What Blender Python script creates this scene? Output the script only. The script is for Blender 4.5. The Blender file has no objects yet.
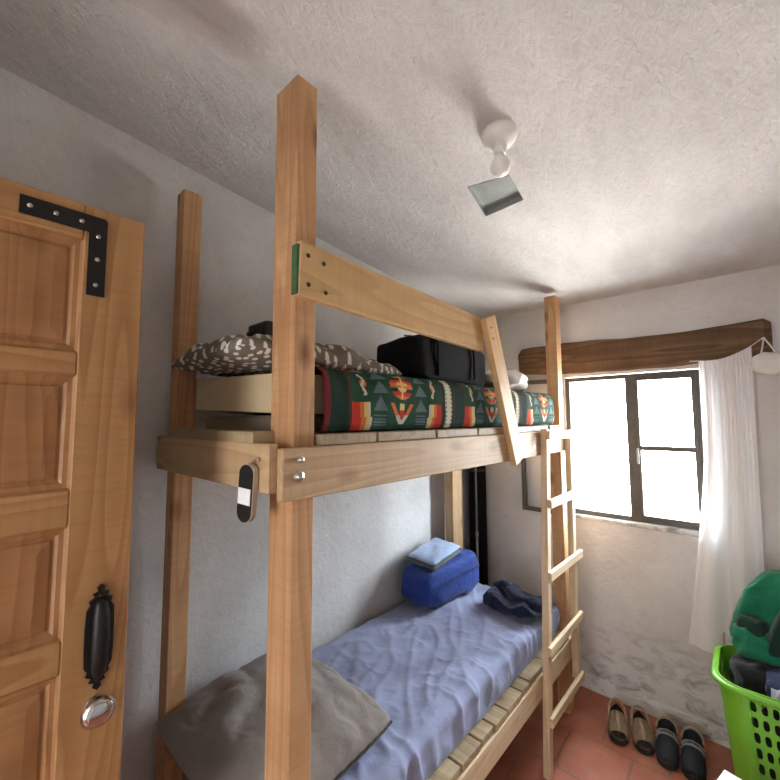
import bpy, bmesh, math, random
from mathutils import Vector, Matrix, noise, Euler
random.seed(7)
S = bpy.context.scene
C = S.collection
R = math.radians

# ------------------------------------------------------------------ camera
cd = bpy.data.cameras.new('camera'); cam = bpy.data.objects.new('camera', cd); C.objects.link(cam)
cd.sensor_width = 36; cd.lens = 18; cd.clip_start = 0.02
yaw, pitch, roll = 0.733608, 0.075560, -0.004573
fw = Vector((-math.sin(yaw)*math.cos(pitch), math.cos(yaw)*math.cos(pitch), math.sin(pitch)))
ri0 = Vector((math.cos(yaw), math.sin(yaw), 0)); up0 = ri0.cross(fw)
ri = ri0*math.cos(roll) + up0*math.sin(roll); up = up0*math.cos(roll) - ri0*math.sin(roll)
mw = Matrix((ri, up, -fw)).transposed().to_4x4(); mw.translation = (0, 0, 1.68)
cam.matrix_world = mw
S.camera = cam

# ------------------------------------------------------------------ daylight and added hall fill
SKY = (0.78, 0.89, 1.0); GROUND = (1.0, 0.975, 0.94)
SKY_S, GROUND_S = 26.0, 16.0
w = bpy.data.worlds.new('daylight'); S.world = w; w.use_nodes = True
nt = w.node_tree; nt.nodes.clear()
wo = nt.nodes.new('ShaderNodeOutputWorld'); bg = nt.nodes.new('ShaderNodeBackground')
tc = nt.nodes.new('ShaderNodeTexCoord'); sx = nt.nodes.new('ShaderNodeSeparateXYZ')
mr = nt.nodes.new('ShaderNodeMapRange'); mr.inputs['From Min'].default_value = -.05; mr.inputs['From Max'].default_value = .05
mx = nt.nodes.new('ShaderNodeMix'); mx.data_type = 'RGBA'
mx.inputs[6].default_value = tuple(c*GROUND_S for c in GROUND)+(1,); mx.inputs[7].default_value = tuple(c*SKY_S for c in SKY)+(1,)
nt.links.new(tc.outputs['Generated'], sx.inputs[0]); nt.links.new(sx.outputs['Z'], mr.inputs['Value'])
nt.links.new(mr.outputs[0], mx.inputs[0]); nt.links.new(mx.outputs[2], bg.inputs['Color']); nt.links.new(bg.outputs[0], wo.inputs['Surface'])
def portal(name, loc, rot, sx_, sy_):
    l = bpy.data.lights.new(name, 'AREA'); l.shape = 'RECTANGLE'; l.size = sx_; l.size_y = sy_; l.cycles.is_portal = True
    o = bpy.data.objects.new(name, l); o.location = loc; o.rotation_euler = rot; C.objects.link(o)
portal('window_daylight', (-.525, 2.98, 1.5), (R(-90), 0, 0), .74, .92)
hl = bpy.data.lights.new('hall_fill', 'AREA'); hl.shape = 'RECTANGLE'; hl.size = .9; hl.size_y = 1.6; hl.energy = 9; hl.color = (.95, .97, 1)  # unseen fill lamp added in the hall to lift far wall and shadows
ho = bpy.data.objects.new('hall_fill', hl); ho.location = (-.5, -1.70, 1.35); ho.rotation_euler = (R(90), 0, 0); C.objects.link(ho)
S.view_settings.view_transform = 'Standard'; S.view_settings.look = 'None'
S.view_settings.gamma = 1; S.view_settings.use_curve_mapping = False
S.view_settings.exposure = 1.72
S.cycles.use_denoising = True
S.cycles.max_bounces = 14; S.cycles.diffuse_bounces = 10; S.cycles.transparent_max_bounces = 12
S.cycles.sample_clamp_indirect = 10

# ------------------------------------------------------------------ helpers
def lin(r, g, b, a=1):
    f = lambda c: c/12.92 if c <= .04045 else ((c+.055)/1.055)**2.4
    return (f(r/255), f(g/255), f(b/255), a)

class NT:
    def __init__(s, name):
        s.m = bpy.data.materials.new(name); s.m.use_nodes = True
        s.t = s.m.node_tree; s.t.nodes.clear()
        s.out = s.n('ShaderNodeOutputMaterial'); s.b = s.n('ShaderNodeBsdfPrincipled')
        s.l(s.b.outputs[0], s.out.inputs[0])
    def n(s, k, **kw):
        o = s.t.nodes.new(k)
        for a, v in kw.items(): setattr(o, a, v)
        return o
    def l(s, a, b): s.t.links.new(a, b)
    def coord(s, scale=(1, 1, 1), kind='Object', rnd=0):
        tc = s.n('ShaderNodeTexCoord'); mp = s.n('ShaderNodeMapping'); mp.inputs['Scale'].default_value = scale
        src = tc.outputs[kind]
        if rnd:
            oi = s.n('ShaderNodeObjectInfo'); vm = s.n('ShaderNodeVectorMath', operation='MULTIPLY_ADD')
            cx = s.n('ShaderNodeCombineXYZ')
            for i in range(3): s.l(oi.outputs['Random'], cx.inputs[i])
            vm.inputs[1].default_value = (rnd*3.1, rnd*.13, rnd*.09); s.l(cx.outputs[0], vm.inputs[0]); s.l(src, vm.inputs[2]); src = vm.outputs[0]
        s.l(src, mp.inputs['Vector']); return mp.outputs[0]
    def noise(s, vec, scale, detail=4, rough=.55, dist=0):
        o = s.n('ShaderNodeTexNoise'); o.inputs['Scale'].default_value = scale; o.inputs['Detail'].default_value = detail
        o.inputs['Roughness'].default_value = rough; o.inputs['Distortion'].default_value = dist
        s.l(vec, o.inputs['Vector']); return o.outputs['Fac']
    def ramp(s, fac, stops):
        o = s.n('ShaderNodeValToRGB'); e = o.color_ramp.elements
        while len(e) < len(stops): e.new(.5)
        for i, (p, c) in enumerate(stops): e[i].position = p; e[i].color = c
        s.l(fac, o.inputs[0]); return o.outputs['Color']
    def mix(s, fac, a, b, blend='MIX'):
        o = s.n('ShaderNodeMix', data_type='RGBA', blend_type=blend)
        for sock, v in ((o.inputs[0], fac), (o.inputs[6], a), (o.inputs[7], b)):
            if isinstance(v, (tuple, float, int)): sock.default_value = v
            else: s.l(v, sock)
        return o.outputs[2]
    def bump(s, h, strength=.3, dist=.01):
        o = s.n('ShaderNodeBump'); o.inputs['Strength'].default_value = strength; o.inputs['Distance'].default_value = dist
        s.l(h, o.inputs['Height'])
        if s.b.inputs['Normal'].is_linked: s.l(s.b.inputs['Normal'].links[0].from_socket, o.inputs['Normal'])
        s.l(o.outputs[0], s.b.inputs['Normal'])
    def set(s, col=None, rough=.6, metal=0, spec=None):
        if col is not None:
            if isinstance(col, tuple): s.b.inputs['Base Color'].default_value = col
            else: s.l(col, s.b.inputs['Base Color'])
        s.b.inputs['Roughness'].default_value = rough; s.b.inputs['Metallic'].default_value = metal
        if spec is not None: s.b.inputs['Specular IOR Level'].default_value = spec
        return s.m

def wood(name, light, mid, dark, rough=.6, ring=30, knots=.5, rot=False):
    s = NT(name)
    v = s.coord((1, 1, 1), rnd=7)
    mp = s.n('ShaderNodeMapping'); mp.inputs['Scale'].default_value = (.55, 6, 6); s.l(v, mp.inputs['Vector'])
    ns = s.n('ShaderNodeTexNoise'); ns.inputs['Scale'].default_value = 1.3; ns.inputs['Detail'].default_value = 1.5; ns.inputs['Roughness'].default_value = .35; ns.inputs['Distortion'].default_value = .25
    s.l(mp.outputs[0], ns.inputs['Vector'])
    ml = s.n('ShaderNodeMath', operation='MULTIPLY'); ml.inputs[1].default_value = ring; s.l(ns.outputs['Fac'], ml.inputs[0])
    wv = s.n('ShaderNodeMath', operation='FRACT'); s.l(ml.outputs[0], wv.inputs[0])
    mp2 = s.n('ShaderNodeMapping'); mp2.inputs['Scale'].default_value = (2.2, 60, 60); s.l(v, mp2.inputs['Vector'])
    fine = s.noise(mp2.outputs[0], 3, 5, .6)
    big = s.noise(v, 6, 3, .5)
    c = s.ramp(wv.outputs[0], [(0, light), (.5, mid), (.88, tuple(.4*a+.6*b for a, b in zip(mid, dark))), (1, light)])
    c = s.mix(s.ramp(fine, [(.3, (0, 0, 0, 1)), (.75, (.55, .55, .55, 1))]), c, mid)
    c = s.mix(s.ramp(big, [(.35, (0, 0, 0, 1)), (.8, (.5, .5, .5, 1))]), c, dark)
    mp3 = s.n('ShaderNodeMapping'); mp3.inputs['Scale'].default_value = (4.2, 9, 9); s.l(v, mp3.inputs['Vector'])
    vo = s.n('ShaderNodeTexVoronoi'); vo.inputs['Scale'].default_value = 1.0; s.l(mp3.outputs[0], vo.inputs['Vector'])
    kn = s.ramp(vo.outputs['Distance'], [(.05, (1, 1, 1, 1)), (.13, (.6, .6, .6, 1)), (.24, (0, 0, 0, 1))])
    kk = s.n('ShaderNodeMath', operation='MULTIPLY'); kk.inputs[1].default_value = knots; s.l(kn, kk.inputs[0])
    c = s.mix(kk.outputs[0], c, tuple(x*f for x, f in zip(dark[:3], (.42, .30, .22)))+(1,))
    mp4 = s.n('ShaderNodeMapping'); mp4.inputs['Scale'].default_value = (70, 3, 3); s.l(v, mp4.inputs['Vector'])
    saw = s.noise(mp4.outputs[0], 1.2, 2, .5)
    c = s.mix(s.ramp(saw, [(.45, (0, 0, 0, 1)), (.75, (.28, .28, .28, 1))]), c, dark)
    s.bump(fine, .12, .003); s.bump(saw, .10, .004)
    return s.set(c, rough, spec=.3)

def plaster(name, base, stain, stroke=(1, 1, 1), amp=.5, mould=None):
    s = NT(name); v = s.coord(stroke, 'Object')
    a = s.noise(v, 26, 7, .62, .6); b = s.noise(v, 3.2, 5, .6); d = s.noise(v, 90, 3, .6)
    c = s.mix(s.ramp(b, [(.35, (0, 0, 0, 1)), (.75, (.7, .7, .7, 1))]), base, stain)
    c = s.mix(s.ramp(a, [(.25, (.5, .5, .5, 1)), (.45, (0, 0, 0, 1))]), c, stain)
    if mould:
        col, z0, z1 = mould
        tc = s.n('ShaderNodeTexCoord'); sp = s.n('ShaderNodeSeparateXYZ'); s.l(tc.outputs['Object'], sp.inputs[0])
        mrr = s.n('ShaderNodeMapRange'); mrr.inputs['From Min'].default_value = z1; mrr.inputs['From Max'].default_value = z0; s.l(sp.outputs['Z'], mrr.inputs['Value'])
        k = s.noise(s.coord((3, 3, 5)), 2.6, 9, .68, .5)
        kr = s.ramp(k, [(.50, (0, 0, 0, 1)), (.68, (1, 1, 1, 1))])
        mm = s.n('ShaderNodeMath', operation='MULTIPLY'); s.l(kr, mm.inputs[0]); s.l(mrr.outputs[0], mm.inputs[1])
        m2 = s.n('ShaderNodeMath', operation='MULTIPLY'); s.l(mm.outputs[0], m2.inputs[0]); m2.inputs[1].default_value = .85
        c = s.mix(m2.outputs[0], c, col)
    s.bump(b, .25*amp, .05); s.bump(a, .55*amp, .012); s.bump(d, .3*amp, .003)
    return s.set(c, .92, spec=.15)

def plain(name, col, rough=.6, metal=0, var=.12, scale=30, bump=.0, spec=None, kind='Object'):
    s = NT(name); v = s.coord((1, 1, 1), kind); f = s.noise(v, scale, 5, .6)
    dk = tuple(x*(1-var*2) for x in col[:3])+(1,)
    c = s.mix(s.ramp(f, [(.35, (0, 0, 0, 1)), (.7, (1, 1, 1, 1))]), col, dk)
    if bump: s.bump(f, bump, .004)
    return s.set(c, rough, metal, spec)

def fabric(name, col, var=.12, weave=260, bump=.25, wr=0, rough=.95):
    s = NT(name); v = s.coord()
    f = s.noise(v, 9, 5, .6); g = s.noise(v, weave, 2, .5)
    c = s.mix(s.ramp(f, [(.3, (0, 0, 0, 1)), (.75, (1, 1, 1, 1))]), col, tuple(x*(1-var*2) for x in col[:3])+(1,))
    s.bump(g, bump, .0015)
    if wr:
        n = s.noise(s.coord((1, 1, 1)), 16, 4, .5, 1.5); s.bump(n, wr, .012)
    m = s.set(c, rough, spec=.1)
    s.b.inputs['Sheen Weight'].default_value = .15
    return m

# ------------------------------------------------------------------ object helpers
def link(name, bm, mat, parent=None, smooth=False, off=(0, 0, 0)):
    me = bpy.data.meshes.new(name)
    bmesh.ops.recalc_face_normals(bm, faces=bm.faces)
    bm.to_mesh(me); bm.free()
    for m in (mat if isinstance(mat, (list, tuple)) else [mat]): me.materials.append(m)
    if smooth:
        for p in me.polygons: p.use_smooth = True
    o = bpy.data.objects.new(name, me); C.objects.link(o)
    if parent:
        o.parent = parent
    return o
def rebase(o, origin):
    """move an object's origin to a world point while its mesh stays put (mesh was written in world coordinates)"""
    me = o.data; me.transform(Matrix.Translation(-Vector(origin)))
    o.location = Vector(origin)
    return o
def part(name, bm, mat, root, smooth=False, origin=None):
    """bm in world coordinates -> child of root"""
    o = link(name, bm, mat, None, smooth)
    o.data.transform(world_mat(root).inverted()); o.parent = root
    return o
def world_mat(o):
    m = Matrix.Translation(o.location) @ o.rotation_euler.to_matrix().to_4x4()
    return world_mat(o.parent) @ m if o.parent else m
def world_loc(o):
    p = Vector(o.location)
    while o.parent: o = o.parent; p += Vector(o.location)
    return p
def thing(name, label, cat, loc, group=None):
    o = bpy.data.objects.new(name, None); o.empty_display_size = .05; C.objects.link(o); o.location = loc
    return tag(o, label, cat, group)
def tag(o, label, cat, group=None):
    o['label'] = label; o['category'] = cat
    if group: o['group'] = group
    return o
def solo(name, bm, mat, label, cat, origin, smooth=False, group=None):
    o = link(name, bm, mat, None, smooth); rebase(o, origin); return tag(o, label, cat, group)
def struct(name, bm, mat, parent=None, smooth=False):
    o = link(name, bm, mat, parent, smooth)
    if not parent: o['kind'] = 'structure'
    return o

def box(bm, x0, x1, y0, y1, z0, z1, bev=0, seg=1):
    r = bmesh.ops.create_cube(bm, size=1)
    vs = r['verts']
    for v in vs:
        v.co = ((x0+x1)/2+v.co.x*(x1-x0), (y0+y1)/2+v.co.y*(y1-y0), (z0+z1)/2+v.co.z*(z1-z0))
    if bev:
        es = list({e for v in vs for e in v.link_edges})
        bmesh.ops.bevel(bm, geom=es, offset=bev, segments=seg, affect='EDGES', profile=.5)
def nbox(*a, bev=0, seg=1):
    bm = bmesh.new(); box(bm, *a, bev=bev, seg=seg); return bm
def prism(bm, pts, axis, a, b):
    """pts: 2-D outline; extruded along axis from a to b"""
    def p3(p, t):
        return {0: (t, p[0], p[1]), 1: (p[0], t, p[1]), 2: (p[0], p[1], t)}[axis]
    A = [bm.verts.new(p3(p, a)) for p in pts]; B = [bm.verts.new(p3(p, b)) for p in pts]
    n = len(pts); bm.faces.new(A); bm.faces.new(B)
    for i in range(n): bm.faces.new((A[i], A[(i+1) % n], B[(i+1) % n], B[i]))
def tube(bm, pts, r, n=10, caps=True):
    pts = [Vector(p) for p in pts]; rings = []
    rr = r if isinstance(r, (list, tuple)) else [r]*len(pts)
    ref = Vector((0, 0, 1)) if abs((pts[-1]-pts[0]).normalized().z) < .9 else Vector((1, 0, 0))
    for i, p in enumerate(pts):
        d = (pts[min(i+1, len(pts)-1)]-pts[max(i-1, 0)]).normalized()
        a = d.cross(ref).normalized(); b = d.cross(a)
        rings.append([bm.verts.new(p+(a*math.cos(2*math.pi*k/n)+b*math.sin(2*math.pi*k/n))*rr[i]) for k in range(n)])
    for A, B in zip(rings, rings[1:]):
        for k in range(n): bm.faces.new((A[k], A[(k+1) % n], B[(k+1) % n], B[k]))
    if caps: bm.faces.new(rings[0]); bm.faces.new(rings[-1])
def lathe(bm, prof, c, axis=Vector((0, 0, 1)), n=28):
    """prof: (radius, distance along axis)"""
    ax = Vector(axis).normalized(); ref = Vector((1, 0, 0)) if abs(ax.x) < .8 else Vector((0, 1, 0))
    a = ax.cross(ref).normalized(); b = ax.cross(a); rings = []
    for r, t in prof:
        if r < 1e-5: rings.append([bm.verts.new(Vector(c)+ax*t)])
        else: rings.append([bm.verts.new(Vector(c)+ax*t+(a*math.cos(2*math.pi*k/n)+b*math.sin(2*math.pi*k/n))*r) for k in range(n)])
    for A, B in zip(rings, rings[1:]):
        for k in range(n):
            if len(A) == 1 and len(B) > 1: bm.faces.new((A[0], B[(k+1) % n], B[k]))
            elif len(B) == 1 and len(A) > 1: bm.faces.new((A[k], A[(k+1) % n], B[0]))
            elif len(A) > 1: bm.faces.new((A[k], A[(k+1) % n], B[(k+1) % n], B[k]))
    for Rg in (rings[0], rings[-1]):
        if len(Rg) > 1: bm.faces.new(Rg)
def sgn(x, p): return math.copysign(abs(x)**p, x)
def blob(c, half, p=.5, amp=.01, freq=5, rz=0, ry=0, rx=0, nu=56, nv=36, seed=0, fn=None):
    """rounded, lumpy soft body"""
    bm = bmesh.new(); rot = Euler((rx, ry, rz)).to_matrix(); rings = []
    for j in range(nv+1):
        ph = -math.pi/2+math.pi*j/nv; ring = []
        for i in range(nu):
            th = 2*math.pi*i/nu
            q = Vector((sgn(math.cos(ph), p)*sgn(math.cos(th), p), sgn(math.cos(ph), p)*sgn(math.sin(th), p), sgn(math.sin(ph), p)))
            co = Vector((q.x*half[0], q.y*half[1], q.z*half[2]))
            if fn: co = fn(q, co)
            if amp:
                nn = noise.noise_vector(co*freq+Vector((seed, seed*1.7, 0)))*amp + noise.noise_vector(co*freq*2.7+Vector((seed, 3, 1)))*amp*.45
                co = co+nn
            ring.append(co)
            if j in (0, nv): break
        rings.append([bm.verts.new(rot @ co+Vector(c)) for co in ring])
    for A, B in zip(rings, rings[1:]):
        for k in range(nu):
            if len(A) == 1: bm.faces.new((A[0], B[k], B[(k+1) % nu]))
            elif len(B) == 1: bm.faces.new((A[k], B[0], A[(k+1) % nu]))
            else: bm.faces.new((A[k], B[k], B[(k+1) % nu], A[(k+1) % nu]))
    return bm
bm_edge = []
def pillow_mesh(c, hx, hy, ht, rz=0, tilt=(0, 0), seed=0, n=64, wr=.006, sag=0, flat=.35, fold=None):
    """stuffed pillow: two puffed sheets meeting in a rounded seam"""
    bm = bmesh.new(); rot = Euler((tilt[0], tilt[1], rz)).to_matrix(); top = {}; bot = {}; par = {}
    uvl = bm.loops.layers.uv.new('UVMap')
    for i in range(n+1):
        for j in range(n+1):
            # finer steps near the seam
            u = math.sin((-1+2*i/n)*math.pi/2); v = math.sin((-1+2*j/n)*math.pi/2)
            r2 = 1-.09*(u*u*v*v)**1.5
            x = u*hx*(1-.07*(1-v*v)*abs(u)**3)*r2; y = v*hy*(1-.08*(1-u*u)*abs(v)**3)*r2
            t = max(0, (1-abs(u)**2.4)*(1-abs(v)**2.4))**.39
            q = Vector((x, y, 0))
            edge = (1-t)
            wv = noise.noise(q*9+Vector((seed, 0, 0)))*wr+noise.noise(Vector((x*34, y*34, seed)))*wr*.3*edge*3
            wv -= wr*.9*(1-abs(noise.noise(Vector((x*6+seed, y*9, seed+4)))))**6
            z1 = ht*t+wv*min(1, t*2); z0 = -ht*flat*t+wv*.3*t
            zz = sag*(u*u)+noise.noise(Vector((x*5, y*5, seed+9)))*wr*.6
            if fold: zz += fold(u, v)
            for d, z in ((top, z1), (bot, z0)):
                if d is bot and (i in (0, n) or j in (0, n)): d[i, j] = top[i, j]; continue
                d[i, j] = bm.verts.new(rot @ Vector((x, y, z+zz))+Vector(c)); par[d[i, j]] = (u*hx*1.15, v*hy*1.15)
    bm_edge[:] = [top[n, j].co.copy() for j in range(n+1)]
    for k, d in enumerate((top, bot)):
        for i in range(n):
            for j in range(n):
                f = bm.faces.new((d[i, j], d[i+1, j], d[i+1, j+1], d[i, j+1]))
                for lp in f.loops: a = par[lp.vert]; lp[uvl].uv = (a[0]+k*3, a[1])
    return bm
def board(name, root, c, size, mat, rot=(0, 0, 0), axis='X', bev=.0025, rough=0):
    """a sawn board; its long side is local X so the grain runs along it. axis = world direction of that long side"""
    L, a, b = size
    bm = bmesh.new(); box(bm, -L/2, L/2, -a/2, a/2, -b/2, b/2, bev=bev)
    o = link(name, bm, mat)
    base = {'X': (0, 0, 0), 'Y': (0, 0, math.pi/2), 'Z': (0, -math.pi/2, 0)}[axis]
    o.rotation_euler = (Euler(rot).to_matrix() @ Euler(base).to_matrix()).to_euler()
    if root: o.parent = root; o.location = Vector(c)-world_loc(root)
    else: o.location = c
    return o

# ------------------------------------------------------------------ materials
M_post = wood('pine_post', lin(203, 163, 120), lin(192, 148, 105), lin(158, 112, 76), ring=11, knots=.9)
M_rail = wood('pine_rail', lin(200, 172, 134), lin(188, 158, 120), lin(162, 130, 94), ring=12, knots=.6)
M_slat = wood('rough_slat', lin(178, 160, 128), lin(162, 142, 110), lin(126, 104, 76), ring=10, knots=.8)
M_guard = wood('pine_guard', lin(206, 172, 124), lin(196, 160, 110), lin(172, 134, 88), ring=10, knots=.3)
M_ladder = wood('pine_ladder', lin(216, 194, 162), lin(204, 180, 146), lin(180, 150, 114), ring=9, knots=.3)
M_door = wood('pine_door', lin(184, 144, 98), lin(173, 131, 84), lin(142, 98, 60), rough=.45, ring=15, knots=.5)
M_doorp = wood('pine_panel', lin(174, 130, 86), lin(163, 118, 75), lin(136, 92, 56), rough=.45, ring=15, knots=.3)
M_lintel = wood('old_beam', lin(132, 104, 78), lin(112, 86, 62), lin(74, 55, 40), rough=.85, ring=9, knots=.6)
M_wallL = plaster('plaster_left', lin(212, 211, 208), lin(180, 179, 176), (1, 1, 1), .7)
M_wallF = plaster('plaster_far', lin(214, 212, 209), lin(192, 189, 185), (1, 1, 1), .5, (lin(92, 88, 80), .02, .62))
M_ceil = plaster('plaster_ceiling', lin(208, 205, 202), lin(182, 178, 174), (1.9, .8, 1), 1.0)
M_steel = plain('window_steel', lin(86, 80, 72), .5, .2, .1)
M_black = plain('black_iron', lin(24, 23, 22), .45, .3, .1, bump=.1)
M_blackcloth = fabric('black_nylon', lin(20, 20, 21), .1, 320, .15, .2, .8)
M_blackcloth.node_tree.nodes['Principled BSDF'].inputs['Sheen Weight'].default_value = 0
M_dark = plain('dark_plastic', lin(40, 34, 32), .5)
M_chrome = plain('chrome', lin(205, 205, 205), .12, 1, 0)
M_zinc = plain('zinc_bolt', lin(190, 186, 178), .3, .9, .05)
M_screw = plain('dark_screw', lin(60, 50, 40), .4, .7, .05)
M_white = plain('white_ceramic', lin(226, 222, 214), .25, 0, .03)
M_bulb = plain('bulb_opal', lin(232, 228, 218), .3, 0, .0)
M_greenpaint = plain('green_paint', lin(66, 104, 66), .7)
M_sheet = fabric('blue_sheet', lin(148, 154, 182), .06, 420, .12, .25)
M_gpil = fabric('taupe_cotton', lin(146, 137, 130), .12, 420, .12, .35)
M_foam = fabric('foam', lin(198, 178, 142), .06, 200, .15)
M_pad = fabric('brown_pad', lin(120, 108, 92), .1, 200, .15)
M_blue = fabric('blue_nylon', lin(40, 64, 136), .14, 300, .1, .5, .6)
M_towel = fabric('pale_blue_cloth', lin(160, 178, 208), .06, 220, .25, .3)
M_olive = fabric('olive_cloth', lin(92, 98, 96), .1, 220, .25, .3)
M_denim = fabric('navy_denim', lin(36, 42, 64), .14, 260, .25, .6)
M_whitecloth = fabric('white_cloth', lin(226, 222, 216), .05, 260, .15, .3)
M_greencloth = fabric('green_nylon', lin(34, 122, 88), .12, 300, .1, .5, .6)
M_dgreen = fabric('dark_green_nylon', lin(34, 58, 50), .1, 300, .1, .3, .6)
M_greycloth = fabric('grey_cotton', lin(150, 146, 158), .1, 240, .2, .5)
M_darkcloth = fabric('charcoal_cotton', lin(44, 44, 48), .1, 240, .2, .5)
M_navy = fabric('navy_cotton', lin(48, 58, 88), .1, 240, .2, .5)
M_lime = plain('lime_plastic', lin(122, 190, 50), .38, 0, .04)
M_tan = plain('tan_leather', lin(172, 150, 122), .7, 0, .12, 60, .2)
M_sole = plain('dark_sole', lin(40, 32, 28), .8, 0, .1)
M_shoe = plain('slate_leather', lin(62, 66, 76), .65, 0, .12, 60, .2)
M_strapgrey = plain('grey_strap', lin(150, 148, 146), .7)
M_insole = plain('brown_insole', lin(98, 76, 58), .8)
M_paper = plain('white_paper', lin(236, 236, 238), .8, 0, .02)
M_beige = plain('beige_rubber', lin(190, 176, 152), .6)
M_greymetal = plain('grey_metal', lin(150, 156, 150), .45, .2, .08)
M_cord = plain('white_cord', lin(224, 220, 212), .8)
def mat_glass():
    s = NT('glass'); t = s.n('ShaderNodeBsdfTransparent'); g = s.n('ShaderNodeBsdfGlossy'); g.inputs['Roughness'].default_value = .02
    f = s.n('ShaderNodeFresnel'); f.inputs['IOR'].default_value = 1.3; mxs = s.n('ShaderNodeMixShader')
    s.l(f.outputs[0], mxs.inputs[0]); s.l(t.outputs[0], mxs.inputs[1]); s.l(g.outputs[0], mxs.inputs[2]); s.l(mxs.outputs[0], s.out.inputs[0]); return s.m
M_glass = mat_glass()
def mat_curtain():
    s = NT('curtain_cotton'); s.set(lin(242, 240, 238), .95, spec=.05)
    s.bump(s.noise(s.coord(), 300, 2), .1, .001)
    t = s.n('ShaderNodeBsdfTranslucent'); t.inputs['Color'].default_value = lin(246, 246, 246)
    mxs = s.n('ShaderNodeMixShader'); mxs.inputs[0].default_value = .33
    s.l(s.b.outputs[0], mxs.inputs[1]); s.l(t.outputs[0], mxs.inputs[2]); s.l(mxs.outputs[0], s.out.inputs[0]); return s.m
M_curtain = mat_curtain()
def mat_tiles():
    s = NT('terracotta_tiles'); v = s.coord((1, 1, 1))
    mp = s.n('ShaderNodeMapping'); mp.inputs['Location'].default_value = (.635, -2.615+.29*10, 0); s.l(v, mp.inputs['Vector'])
    br = s.n('ShaderNodeTexBrick'); br.offset = .5; br.inputs['Scale'].default_value = 1
    br.inputs['Brick Width'].default_value = .29; br.inputs['Row Height'].default_value = .29; br.inputs['Mortar Size'].default_value = .006; br.inputs['Mortar Smooth'].default_value = .3
    br.inputs['Color1'].default_value = lin(168, 96, 70); br.inputs['Color2'].default_value = lin(150, 86, 64); br.inputs['Mortar'].default_value = lin(128, 92, 72)
    s.l(mp.outputs[0], br.inputs['Vector'])
    f = s.noise(v, 7, 6, .6); c = s.mix(s.ramp(f, [(.4, (0, 0, 0, 1)), (.75, (.6, .6, .6, 1))]), br.outputs['Color'], lin(184, 130, 104))
    inv = s.n('ShaderNodeMath', operation='SUBTRACT'); inv.inputs[0].default_value = 1; s.l(br.outputs['Fac'], inv.inputs[1])
    s.bump(inv.outputs[0], .4, .004); s.bump(f, .12, .01)
    return s.set(c, .38, spec=.4)
M_tiles = mat_tiles()
def mat_spots():
    s = NT('leaf_spot_cotton'); tc = s.n('ShaderNodeTexCoord'); mp = s.n('ShaderNodeMapping'); mp.inputs['Scale'].default_value = (1, 1.9, 1)
    mp.inputs['Rotation'].default_value = (0, 0, .6); s.l(tc.outputs['UV'], mp.inputs['Vector'])
    vo = s.n('ShaderNodeTexVoronoi'); vo.voronoi_dimensions = '2D'; vo.inputs['Scale'].default_value = 17; vo.inputs['Randomness'].default_value = .6
    s.l(mp.outputs[0], vo.inputs['Vector'])
    k = s.ramp(vo.outputs['Distance'], [(.25, (1, 1, 1, 1)), (.30, (0, 0, 0, 1))])
    c = s.mix(k, lin(122, 114, 102), lin(226, 220, 208)); return s.set(c, .95, spec=.1)
M_spots = mat_spots()
def mat_vcol(name, rough=.95):
    s = NT(name); a = s.n('ShaderNodeAttribute'); a.attribute_name = 'pattern'
    f = s.noise(s.coord(), 350, 2); s.bump(f, .3, .002)
    c = s.mix(.5, a.outputs['Color'], s.ramp(f, [(.3, (.6, .6, .6, 1)), (.7, (1, 1, 1, 1))]), 'MULTIPLY')
    return s.set(c, rough, spec=.1)
M_blanket = mat_vcol('woven_blanket')

# ------------------------------------------------------------------ room shell
XL, XR, YF, YB = -1.6, 1.15, 2.75, -.56
def zc(y): return 2.70-.09*y
struct('floor', nbox(XL-.7, XR+.3, YB-1.2, YF+.3, -.1, 0), M_tiles)
# ceiling: slopes down towards the window, with a square pocket left open
bm = bmesh.new()
outer = [(XL-.15, YB-.2), (XR+.15, YB-.2), (XR+.15, YF+.2), (XL-.15, YF+.2)]
hole = [(-.748, 1.290), (-.594, 1.325), (-.611, 1.490), (-.785, 1.502)]
hole = [hole[0], hole[1], hole[2], hole[3]]
O = [bm.verts.new((x, y, zc(y))) for x, y in outer]; I = [bm.verts.new((x, y, zc(y))) for x, y in hole]
for i in range(4): bm.faces.new((O[i], O[(i+1) % 4], I[(i+1) % 4], I[i]))
struct('ceiling', bm, M_ceil)
# left wall, uneven plaster, rounded into the ceiling
bm = bmesh.new(); cols = []
ys = [YB-.1+(YF+.25-YB)*i/110 for i in range(111)]
for y in ys:
    zt = zc(y); prof = [(0, zt*.0+(zt-.10)*k/70) for k in range(71)]
    for k in range(1, 9):
        a = k/8; prof.append((.075*a-.010*math.sin(a*math.pi), zt-.10+.105*a+.012*math.sin(a*math.pi)))
    col = []
    for dx, z in prof:
        n_ = noise.noise(Vector((y*1.3, z*1.3, 4)))*.014+noise.noise(Vector((y*4, z*4, 9)))*.005
        col.append(bm.verts.new((XL+dx+n_-.004, y, z)))
    cols.append(col)
for A, B in zip(cols, cols[1:]):
    for k in range(len(A)-1): bm.faces.new((A[k], B[k], B[k+1], A[k+1]))
struct('wall_left', bm, M_wallL, smooth=True)
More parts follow.
